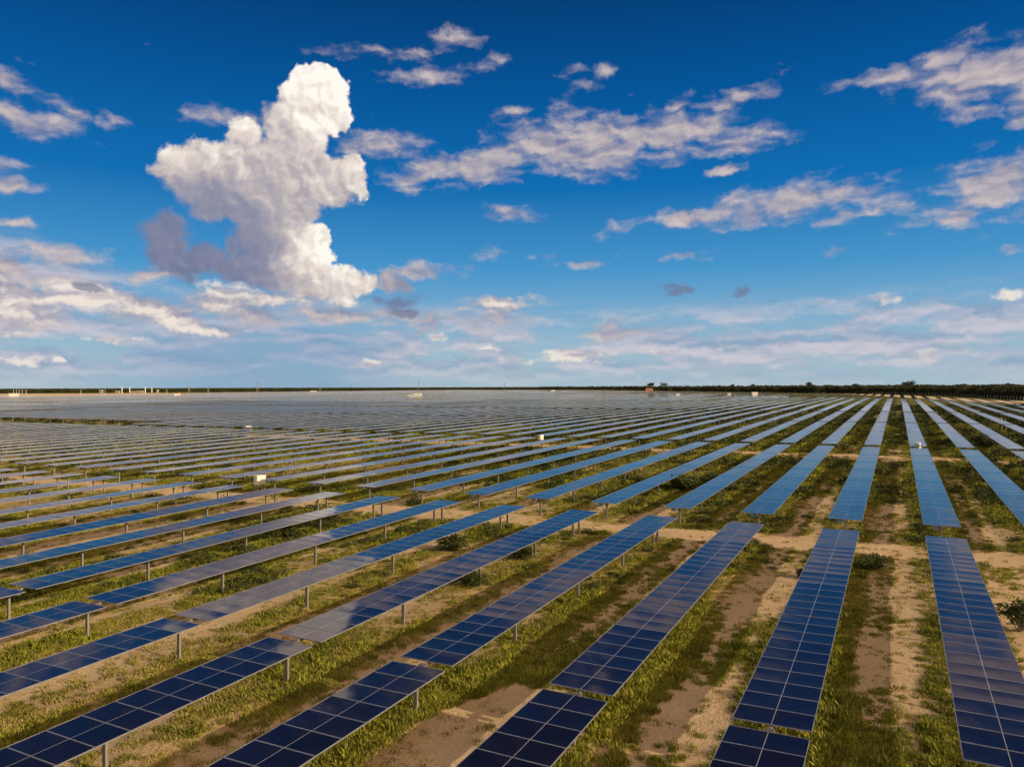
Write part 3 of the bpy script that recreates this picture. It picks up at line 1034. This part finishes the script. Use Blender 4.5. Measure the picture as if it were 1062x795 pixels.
def scatter(name, pts, coll, which, mn, mxs, label, cat):
    """Instances on points where the cover noise says so (one countless mass)."""
    me = bpy.data.meshes.new(name)
    me.vertices.add(len(pts)); me.vertices.foreach_set('co', np.asarray(pts, np.float32).ravel())
    o = kind(link(name, me), 'stuff')
    tag(o, label, cat)
    ng = bpy.data.node_groups.new(name, 'GeometryNodeTree')
    ng.interface.new_socket('Geometry', in_out='INPUT', socket_type='NodeSocketGeometry')
    ng.interface.new_socket('Geometry', in_out='OUTPUT', socket_type='NodeSocketGeometry')
    gi, go = ng.nodes.new('NodeGroupInput'), ng.nodes.new('NodeGroupOutput')
    q = G(ng)
    pos = ng.nodes.new('GeometryNodeInputPosition')
    rnd = ng.nodes.new('FunctionNodeRandomValue'); rnd.data_type = 'FLOAT'
    rot = ng.nodes.new('FunctionNodeRandomValue'); rot.data_type = 'FLOAT_VECTOR'
    rot.inputs[0].default_value = (-.12, -.12, 0); rot.inputs[1].default_value = (.12, .12, 6.283)
    if which == 'all':
        sel = None
        size = q.mad(rnd.outputs[1], mxs - mn, mn)
    else:
        green, dry, c = cover_nodes(q, pos.outputs[0])
        if which == 'green':
            pr = q.mul(green, q.sub(1.0, q.mul(dry, .75)))
            size = q.mul(q.mad(rnd.outputs[1], mxs - mn, mn), q.step(c, 0.0, 0.75, a=0.5, b=1.4))
        else:
            pr = q.mul(q.add(q.mul(green, .9), .06), q.mad(dry, .8, .2))
            size = q.mad(rnd.outputs[1], mxs - mn, mn)
        r2 = ng.nodes.new('FunctionNodeRandomValue'); r2.data_type = 'FLOAT'
        r2.inputs['Seed'].default_value = 5
        sel = q.m('LESS_THAN', r2.outputs[1], pr)
        x_, y__, z_ = q.sep(pos.outputs[0])
        size = q.mul(size, q.step(y__, 40.0, 150.0, a=1.0, b=1.8))
    inst = ng.nodes.new('GeometryNodeInstanceOnPoints')
    ci = ng.nodes.new('GeometryNodeCollectionInfo')
    ci.inputs[0].default_value = coll
    ci.inputs['Separate Children'].default_value = True
    ci.inputs['Reset Children'].default_value = True
    ng.links.new(gi.outputs[0], inst.inputs['Points'])
    ng.links.new(ci.outputs[0], inst.inputs['Instance'])
    inst.inputs['Pick Instance'].default_value = True
    if sel is not None: ng.links.new(sel, inst.inputs['Selection'])
    ng.links.new(rot.outputs[0], inst.inputs['Rotation'])
    ng.links.new(size, inst.inputs['Scale'])
    ng.links.new(inst.outputs[0], go.inputs[0])
    md = o.modifiers.new('scatter', 'NODES')
    md.node_group = ng
    return o


def view_points(n, d0, d1, power, pad=40):
    """Random ground points in the view wedge; density falls with distance."""
    s_ = rng.uniform(0, 1, n)
    if abs(power - 1) < 1e-6: d = d0 * (d1 / d0) ** s_
    else:
        a = 1 - power
        d = (d0 ** a + s_ * (d1 ** a - d0 ** a)) ** (1 / a)
    u = rng.uniform(-pad, 1062 + pad, n)
    fx, fy = math.sin(YAW), math.cos(YAW)
    rx, ry = math.cos(YAW), -math.sin(YAW)
    t_ = (u - 531) / FPX
    x, y = d * (fx + rx * t_), d * (fy + ry * t_)
    return x, y, d


def ground_z(x, y):
    return zg(x, y) + 5.0 * np.exp(-((x - 700) / 500.0) ** 2 - ((y - 1700) / 500.0) ** 2)


x, y, d = view_points(230000, 17, 190, 1.0)
scatter('green_grass', np.stack([x, y, ground_z(x, y)], 1), TUFTS_G, 'green', .42, 1.5, 'green grass growing in clumps between and under the solar tables', 'grass')
x, y, d = view_points(150000, 17, 130, 1.0)
scatter('dry_grass', np.stack([x, y, ground_z(x, y)], 1), TUFTS_D, 'dry', .6, 1.3, 'straw-coloured dry grass on the sandy aisles', 'grass')


# ------------------------------------------------------------------ bushes and trees
def leaf_cloud(seed, lobes, n, leaf, m_, name='crown', squash=1.0):
    """Leaf-sized faces through the volume of several lobes (x, y, z, r)."""
    r_ = np.random.default_rng(seed)
    V, F = [], []
    w_ = np.array([l_[3] ** 2 for l_ in lobes]); w_ = w_ / w_.sum()
    ch = r_.choice(len(lobes), n, p=w_)
    for i in range(n):
        lx, ly, lz, lr = lobes[ch[i]]
        dv = r_.normal(0, 1, 3); dv /= np.linalg.norm(dv)
        rr = lr * (r_.uniform(0.25, 1.0) ** 0.5) * (1 + r_.normal(0, .12))
        c = np.array([lx, ly, lz]) + dv * rr * np.array([1, 1, squash])
        if c[2] < 0.05: c[2] = abs(c[2]) + .05
        nrm = dv * .6 + r_.normal(0, .6, 3); nrm /= np.linalg.norm(nrm)
        a = np.cross(nrm, [0.3, 0.2, 1.0]); a /= np.linalg.norm(a)
        b_ = np.cross(nrm, a)
        s_ = leaf * r_.uniform(.5, 1.3)
        k = len(V)
        V += [tuple(c - a * s_), tuple(c + b_ * s_ * .55), tuple(c + a * s_), tuple(c - b_ * s_ * .55)]
        F.append((k, k + 1, k + 2, k + 3))
    me = mesh_np(name, np.array(V), np.array(F))
    me.materials.append(m_)
    return me


def make_tree(x, y, h, w, seed, label, cat='tree', group=None, bush=False, leafm=None, dens=1.0, sink=0.0):
    r_ = random.Random(seed)
    root = bpy.data.objects.new('bush' if bush else 'tree', None)
    COL.objects.link(root)
    root.location = (x, y, zt(x, y) - sink)
    root.rotation_euler = (0, 0, r_.uniform(0, 6))
    tag(root, label, cat, group)
    mb = MB()
    lobes = []
    if bush:
        for i in range(7):
            a = r_.uniform(0, 6.28); rr = r_.uniform(.1, .36) * w
            tip = (rr * math.cos(a), rr * math.sin(a), h * r_.uniform(.45, .85))
            mb.tube((0, 0, -.1), tip, .03, .01, n=5)
            lobes.append((*tip, w * r_.uniform(.14, .26)))
        lobes.append((0, 0, h * .4, w * .3))
        link('stem', mb.mesh('stem', [BARK]), root)
        link('foliage', leaf_cloud(seed, lobes, int(1900 * dens), .06 * max(1, w / 2), leafm or BUSH, 'foliage', .8), root)
    else:
        th = h * .45
        mb.tube((0, 0, -.3), (0.1, 0, th), h * .028, h * .018, n=8)
        for i in range(9):
            a = i * 2.4 + r_.uniform(-.4, .4); rr = w * r_.uniform(.16, .42)
            st = (0.05, 0, th * r_.uniform(.6, 1.0))
            tip = (rr * math.cos(a), rr * math.sin(a), h * r_.uniform(.48, .86))
            mb.tube(st, tip, h * .012, h * .005, n=6)
            lobes.append((*tip, w * r_.uniform(.12, .23)))
        lobes.append((0, 0, h * .82, w * .2))
        link('trunk', mb.mesh('trunk', [BARK]), root)
        link('crown', leaf_cloud(seed, lobes, int(1500 * dens), h * .035, leafm or WOODL, 'crown', .75), root)
    return root


# bushes one can point to: pixel of the foot, height and width in metres
def ground_at(u, v):
    r_ = ray(u, v)
    d = 60.0
    for _ in range(60):
        x, y = r_.x * d, r_.y * d
        z = CAM_Z + r_.z * d
        d += (z - zt(x, y)) / max(1e-4, -r_.z) * .7
    return r_.x * d, r_.y * d


for (u, v, h, w, lab) in [
        (544, 580, .95, 2.0, 'dark low bush beside a post of the third row left of the corner row'),
        (464, 571, 1.25, 2.6, 'dark spreading bush in the aisle of dry grass near the field centre'),
        (489, 607, .8, 2.0, 'small green bush beside a steel post, lowest of the aisle bushes'),
        (1058, 655, 1.7, 2.2, 'tall dark bush cut by the right edge of the picture'),
        (1022, 466, 2.2, 3.8, 'wide dark bush between the second and third rows right of centre'),
        (707, 508, 1.5, 4.2, 'green bush in shade just past the sandy cross track'),
        (733, 503, 1.2, 3.0, 'smaller green bush right of another in the shaded aisle'),
        (838, 600, .6, 1.6, 'tiny round bush in the sandy aisle left of the long blue row'),
        (905, 590, .7, 2.0, 'low scrubby bush in the wide aisle before the bottom-right row'),
        (668, 505, 1.0, 3.0, 'leafy bush tucked under the edge of a blue row past the track'),
        (305, 560, .9, 2.2, 'lone bush in the left aisle under a lilac row'),
        (120, 590, .8, 2.2, 'small bush in the far left aisle of dry grass'),
]:
    x, y = ground_at(u, v)
    make_tree(x, y, h, w, int(u * 7 + v), lab, 'bush', None, bush=True, dens=min(2.2, .6 + w * .3))

# loose weeds as a mass: low leafy clumps further out
CLUMP = variants('weed_clumps', [leaf_cloud(300 + s_, [(0, 0, .2, .42), (.35, .1, .15, .3), (-.3, .2, .22, .3), (.05, -.35, .15, .28)], 220, .06, BUSH, 'weed_clump', .6) for s_ in range(3)])
x, y, d = view_points(9000, 42, 330, .6)
scatter('leafy_weeds', np.stack([x, y, ground_z(x, y)], 1), CLUMP, 'green', .4, 1.35, 'dark leafy weeds scattered thickly through the green aisles', 'weeds')


# the wood behind the field: instances of a few crowns on trunks
def wood_tree(seed, h, w):
    lobes = []
    r_ = random.Random(seed)
    for i in range(6):
        a = i * 2.4; rr = w * r_.uniform(.1, .36)
        lobes.append((rr * math.cos(a), rr * math.sin(a), h * r_.uniform(.5, .85), w * r_.uniform(.16, .27)))
    lobes.append((0, 0, h * .3, w * .3))
    me = leaf_cloud(seed, lobes, 330, h * .06, WOODL, 'wood_tree', .8)
    return me


WOODS = variants('wood_trees', [wood_tree(500 + i, 8.0 + i * .6, 7.5) for i in range(5)])
pts = []
n = 0
while n < 13000:
    u = rng.uniform(-160, 1240)
    d0 = float(np.interp(u, WOOD_U, WOOD_D))
    right = u > 560
    deep = 1700 if right else 1300
    s_ = rng.uniform(0, 1)
    d = d0 + deep * s_ ** (2.2 if right else 1.6)
    if right and rng.uniform() < .45: d = d0 + rng.uniform(0, 90)
    x, y = at_depth(u, d)
    z = zt(x, y) - 0.3
    if not right: z -= 1.2          # lower scrub on the left
    pts.append((x, y, z)); n += 1
wood = scatter('woodland', pts, WOODS, 'all', .62, 1.06, 'dark green woodland along the horizon behind the solar field', 'woodland')
# scrub in front of the wood at right
pts = []
for i in range(2500):
    u = rng.uniform(900, 1240)
    d = float(np.interp(u, WOOD_U, WOOD_D)) + rng.uniform(-12, 160)
    x, y = at_depth(u, d)
    pts.append((x, y, zt(x, y) - .2))
SCR = variants('scrub', [leaf_cloud(700 + s_, [(0, 0, 1.2, 1.3), (1.2, .3, .9, 1.0), (-1, .6, 1.0, 1.1)], 160, .3, WOODL, 'scrub_clump', .8) for s_ in range(3)])
scatter('scrub', pts, SCR, 'all', .6, 1.4, 'low green scrub at the edge of the wood on the right', 'scrub')

for (u, dd, h, w, lab) in [
        (840, 870, 13, 12, 'round-crowned tree standing above the wood, left of the vanishing rows'),
        (942, 770, 13, 14, 'broad dark tree above the wood straight behind the vanishing rows'),
        (675, 1345, 15.5, 14, 'dark tree above the orange-roofed house'),
        (690, 1290, 13.5, 20, 'wide dark tree just right of the orange-roofed house'),
        (1046, 660, 11.0, 8, 'slim tree rising over the wood near the right edge'),
        (782, 980, 11.5, 8, 'narrow tree above the wood over the large white cabin'),
        (1000, 690, 10.5, 9, 'tree just above the wood between the corner and the broad dark tree'),
        (760, 1060, 11.8, 9, 'narrow tree left of the large white cabin on the skyline'),
        (888, 830, 11, 9, 'small-crowned tree on the skyline between the two big trees')]:
    x, y = at_depth(u, dd)
    make_tree(x, y, h, w, int(u), lab, 'tree', 'trees rising above the wood', dens=1.0)


# ------------------------------------------------------------------ cabins, kiosks and the fence
def place(root, u, depth, turn=None, z=0.0):
    x, y = at_depth(u, depth)
    root.location = (x, y, zt(x, y) + z)
    root.rotation_euler = (0, 0, YAW * -1 if turn is None else turn)
    return root


def empty(name):
    o = bpy.data.objects.new(name, None)
    COL.objects.link(o)
    return o


def kiosk(name, w, d, h, leg, label, u, v_or_depth, group=None, turn=0.25, depth=True, roof=None, doors=2, lift=0.0):
    root = empty(name)
    tag(root, label, {'inverter_box': 'electrical box', 'white_cabin': 'cabin'}[name], group)
    mb = MB(); mb.box(-w / 2, w / 2, -d / 2, d / 2, leg, h + leg, 0)
    mb.obj('body', [white_paint], root, bevel=min(.03, w * .02))
    mb = MB(); mb.box(-w / 2 - .04 * w, w / 2 + .04 * w, -d / 2 - .04, d / 2 + .04, h + leg + .002, h + leg + .05 * h, 0)
    mb.obj('roof', [roof or white_paint], root, bevel=.01)
    for i in range(doors):
        x0 = -w / 2 + .06 * w + i * (w * .88 / doors)
        mb = MB(); mb.box(x0, x0 + w * .84 / doors, -d / 2 - .025, -d / 2 - .002, leg + .06 * h, leg + .92 * h, 0)
        dr = mb.obj('door', [white_paint], root, bevel=.006)
        mb = MB(); mb.box(x0 + w * .7 / doors, x0 + w * .75 / doors, -d / 2 - .06, -d / 2 - .027, leg + .45 * h, leg + .58 * h, 0)
        mb.obj('handle', [grey_plastic], dr)
    mb = MB()
    for i in range(5):
        z_ = leg + h * (.68 + .04 * i)
        mb.box(w / 2 + .002, w / 2 + .02, -d * .3, d * .3, z_, z_ + h * .02, 0)
    mb.obj('vent', [grey_plastic], root)
    if leg > .2:
        for sx in (-1, 1):
            for sy in (-1, 1):
                mb = MB(); mb.box(sx * w * .42 - .04, sx * w * .42 + .04, sy * d * .4 - .04, sy * d * .4 + .04, -.3, leg, 0)
                mb.obj('leg', [galv], root)
    else:
        mb = MB(); mb.box(-w / 2 - .2, w / 2 + .2, -d / 2 - .2, d / 2 + .2, -.3, leg - .003, 0)
        mb.obj('plinth', [concrete], root)
    if depth: place(root, u, v_or_depth, YAW * -1 - turn)
    else:
        x, y = ground_at(u, v_or_depth)
        root.location = (x, y, zt(x, y)); root.rotation_euler = (0, 0, -YAW - turn)
    return root


GBX = 'white string inverter boxes'
kiosk('inverter_box', 1.05, .6, .95, .95, 'white inverter box on legs on the sandy cross track, largest white box in the field', 269.5, 511.5, GBX, depth=False, turn=-.9)
kiosk('inverter_box', .95, .55, .85, .9, 'white inverter box between blue rows above the picture centre', 561, 461, GBX, depth=False, turn=-.9)
kiosk('inverter_box', 1.5, .7, .9, .8, 'small white inverter box at the far green cross strip on the left', 257, 449.5, GBX, depth=False, turn=-.9)
ib = kiosk('inverter_box', 1.5, .6, .8, .95, 'white inverter box showing just above the end of the bottom-right row', 952, 471.2, GBX, depth=False, turn=-.9)
GC = 'white cabins across the far field'
kiosk('white_cabin', 6.6, 3.0, 3.1, .3, 'larger white cabin of a pair, beyond the field centre-left', 433, 640, GC, turn=.1, doors=3)
kiosk('white_cabin', 3.6, 2.4, 1.9, .3, 'smaller white cabin at the left of a pair beyond the field centre-left', 425, 632, GC, turn=.1)
kiosk('white_cabin', 4.4, 3.0, 3.3, .3, 'white cabin on sand beyond the rows right of centre', 782.5, 600, GC, turn=.1)
kiosk('white_cabin', 5.0, 3.0, 3.2, .3, 'white cabin on brown ground near the horizon at centre', 573.5, 1050, GC, turn=.1)
kiosk('white_cabin', 3.2, 2.4, 2.2, .3, 'tiny white cabin among rows above the picture centre', 703, 600, GC, turn=.1)
kiosk('white_cabin', 8.0, 3.0, 3.4, .3, 'low white cabin near the far left corner of the field', 14.5, 760, GC, turn=-.2, doors=4)
orange = simple('orange_roof_tiles', (0.30, 0.10, 0.04), rough=0.8, var=0.15)
kiosk('white_cabin', 5.6, 3.0, 2.6, .3, 'white cabin with an orange tank behind it on the far left', 184, 745, GC, turn=-.2)
t_ = empty('storage_tank'); tag(t_, 'orange storage tank behind the far left white cabin', 'tank')
mb = MB(); mb.tube((0, 0, .9), (0, 0, 4.0), 1.3, n=20); mb.tube((0, 0, 4.0), (0, 0, 4.5), 1.3, .25, n=20); mb.obj('tank_shell', [orange], t_)
for a in range(4):
    mb = MB(); mb.tube((math.cos(a * 1.57 + .78), math.sin(a * 1.57 + .78), -.3), (math.cos(a * 1.57 + .78), math.sin(a * 1.57 + .78), .95), .09, n=8); mb.obj('leg', [galv], t_)
place(t_, 185.5, 752)
kiosk('white_cabin', 9.0, 3.0, 2.6, .3, 'white cabin on the sandy rise under the second pylon', 325, 1180, GC, turn=0, doors=4)
kiosk('white_cabin', 3.0, 2.4, 2.2, .3, 'tiny white cabin at the field edge left of the large white cabin', 756, 640, GC, turn=.1)


def house(u, depth, w, d, h, rh, label):
    root = empty('orange_roofed_house'); tag(root, label, 'house')
    wall = MB(); wall.box(-w / 2, w / 2, -d / 2, d / 2, -.3, h)
    wall.obj('wall', [simple('plaster', (0.30, 0.22, 0.16), rough=.9, var=.1)], root)
    rf = MB()
    e = .6
    rf.quad([(-w / 2 - e, -d / 2 - e, h - .1), (w / 2 + e, -d / 2 - e, h - .1), (w / 2 - 1, 0, h + rh), (-w / 2 + 1, 0, h + rh)])
    rf.quad([(w / 2 + e, d / 2 + e, h - .1), (-w / 2 - e, d / 2 + e, h - .1), (-w / 2 + 1, 0, h + rh), (w / 2 - 1, 0, h + rh)])
    rf.quad([(-w / 2 - e, d / 2 + e, h - .1), (-w / 2 - e, -d / 2 - e, h - .1), (-w / 2 + 1, 0, h + rh)])
    rf.quad([(w / 2 + e, -d / 2 - e, h - .1), (w / 2 + e, d / 2 + e, h - .1), (w / 2 - 1, 0, h + rh)])
    ro = rf.obj('roof', [orange], root)
    so = ro.modifiers.new('thickness', 'SOLIDIFY'); so.thickness = .15
    for xx in (-w * .3, w * .28):
        m_ = MB(); m_.box(xx - .7, xx + .7, -d / 2 - .05, -d / 2 - .003, h * .4, h * .75); m_.obj('window', [grey_plastic], root)
    m_ = MB(); m_.box(-.5, .5, -d / 2 - .06, -d / 2 - .003, 0, h * .75); m_.obj('door', [BARK], root)
    place(root, u, depth, .3)


house(673.5, 1240, 11.5, 8, 2.4, 2.4, 'orange-roofed house in front of the dark trees on the horizon')
house(798, 930, 7.5, 6, 5.2, 2.4, 'reddish-roofed house half hidden in the wood')

# --- substation on the far left: white columns, low blocks, masts
GCOL = 'white columns of the far substation'
for u, hh, lab in ((126.5, 9.6, 'first and leftmost of four tall white columns on the left horizon'), (134.5, 9.6, 'second from left of four tall white columns on the left horizon'),
                   (150.6, 9.0, 'third from left of four tall white columns on the left horizon'), (157.5, 8.8, 'last and rightmost of four tall white columns on the left horizon')):
    o = empty('white_column'); tag(o, lab, 'column', GCOL)
    mb = MB(); mb.tube((0, 0, .4), (0, 0, hh), .75, .65, n=14); mb.obj('shaft', [white_paint], o)
    mb = MB(); mb.tube((0, 0, hh + .003), (0, 0, hh + .5), .8, .8, n=14); mb.obj('cap', [white_paint], o)
    mb = MB(); mb.box(-1.3, 1.3, -1.3, 1.3, -.3, .397); mb.obj('plinth', [concrete], o)
    place(o, u, 1200)
pale = simple('pale_building_panels', (0.22, 0.205, 0.17), rough=.7, var=.15)
for u, w, h, lab in ((122, 6, 3.4, 'pale low block left of the white columns'), (138.5, 8, 3.0, 'pale low block right of the second white column'), (143.5, 5, 3.6, 'pale block midway between the inner white columns'),
                     (147, 4, 3.6, 'pale block just left of the third white column'), (105, 4.5, 5.0, 'pale upright block standing alone left of the columns'), (163.5, 1.8, 5.2, 'narrow pale block right of the last white column')):
    o = empty('low_block'); tag(o, lab, 'building', 'low blocks of the far substation')
    mb = MB(); mb.box(-w / 2, w / 2, -2, 2, -.3, h); mb.obj('wall', [pale], o)
    mb = MB(); mb.box(-w / 2 - .2, w / 2 + .2, -2.2, 2.2, h + .003, h + .3); mb.obj('roof', [white_paint], o)
    mb = MB(); mb.box(-w / 4, w / 4, -2.06, -2.003, h * .35, h * .75); mb.obj('door', [grey_plastic], o)
    place(o, u, 1195)


def pylon(u, depth, h, label, w=3.2):
    o = empty('lattice_pylon'); tag(o, label, 'pylon', 'pylons along the horizon')
    mb = MB()
    lv = [0, .16, .31, .45, .58, .70, .82, .92, 1.0]
    for i in range(len(lv) - 1):
        a, b_ = w / 2 * (1 - .86 * lv[i]), w / 2 * (1 - .86 * lv[i + 1])
        z0, z1 = lv[i] * h, lv[i + 1] * h
        cs = [(-1, -1), (1, -1), (1, 1), (-1, 1)]
        for j in range(4):
            p, q_ = cs[j], cs[(j + 1) % 4]
            mb.tube((p[0] * a, p[1] * a, z0), (p[0] * b_, p[1] * b_, z1), .11, n=4)
            mb.tube((p[0] * a, p[1] * a, z0), (q_[0] * b_, q_[1] * b_, z1), .07, n=4)
    mb.obj('mast', [galv], o)
    for z_, l_ in ((.72, 3.2), (.84, 2.6), (.95, 2.0)):
        mb = MB(); mb.tube((-l_, 0, z_ * h), (l_, 0, z_ * h), .1, n=4); mb.tube((-l_, 0, z_ * h), (0, 0, z_ * h + .9), .07, n=4); mb.tube((l_, 0, z_ * h), (0, 0, z_ * h + .9), .07, n=4)
        mb.obj('crossarm', [galv], o)
    place(o, u, depth, .6)


pylon(267, 1400, 20.5, 'tallest dark pylon on the left horizon, right of the white columns')
pylon(332, 1400, 20.0, 'dark pylon on the horizon above the sandy rise')
pylon(434, 1700, 21.0, 'faint pylon on the horizon above the pair of white cabins')
pylon(523, 1900, 20.0, 'faint farthest pylon at the centre of the horizon')
pylon(196, 1250, 11.5, 'short green-grey pylon right of the orange tank', 2.6)
pylon(216, 1250, 11.0, 'short thin pylon between the orange tank and the tallest pylon', 2.2)
PL_ = {14: 'first thin pole from the left edge, over the low white cabin', 17: 'second thin pole from the left edge, over the low white cabin',
       20: 'third thin pole from the left edge, over the low white cabin', 23: 'fourth thin pole from the left edge, just right of the low cabin', 27: 'fifth thin pole from the left edge, last of its cluster',
       84: 'lone thin pole between the left cluster and the white columns', 109: 'thin pole beside the pale upright block left of the columns', 173: 'thin pole between the white columns and the orange tank'}
for u in PL_:
    o = empty('far_pole'); tag(o, PL_[u], 'pole', 'thin poles on the far left horizon')
    mb = MB(); mb.tube((0, 0, -.3), (0, 0, 6.5), .2, .14, n=8); mb.obj('mast', [white_paint], o)
    mb = MB(); mb.box(-.7, .7, -.08, .08, 6.5, 6.7); mb.obj('crossarm', [galv], o)
    place(o, u, 1000)

# boundary fence at right, at the foot of the wood
fe = empty('boundary_fence'); tag(fe, 'pale post fence along the sandy edge below the right-hand wood', 'fence')
prev = None
for i in range(96):
    u = 905 + i * 3.4
    x, y = at_depth(u, float(np.interp(u, WOOD_U, WOOD_D)) - 16)
    z = zt(x, y)
    mb = MB(); mb.tube((x, y, z - .4), (x, y, z + 2.3), .09, .08, n=6); mb.obj('fence_post', [concrete], fe)
    if prev:
        wires = wires if i > 1 else MB()
        for hh in (.5, 1.1, 1.7, 2.2): wires.tube((*prev[:2], prev[2] + hh), (x, y, z + hh), .012, n=3, cap=False)
    prev = (x, y, z)
wires.obj('wire', [galv], fe)
for j, (u, v) in enumerate(((1039, 447), (1043, 448))):
    x, y = ground_at(u, v)
    o = empty('sensor_pole'); tag(o, ('left' if j == 0 else 'right') + ' one of two thin pale poles by the rows near the right edge', 'pole', 'thin pale poles near the right edge')
    mb = MB(); mb.tube((0, 0, -.3), (0, 0, 2.6), .03, .025, n=8); mb.obj('mast', [white_paint], o)
    mb = MB(); mb.box(-.10, .10, -.07, .07, 2.6, 2.75); mb.obj('sensor_head', [white_paint], o)
    o.location = (x, y, zt(x, y))
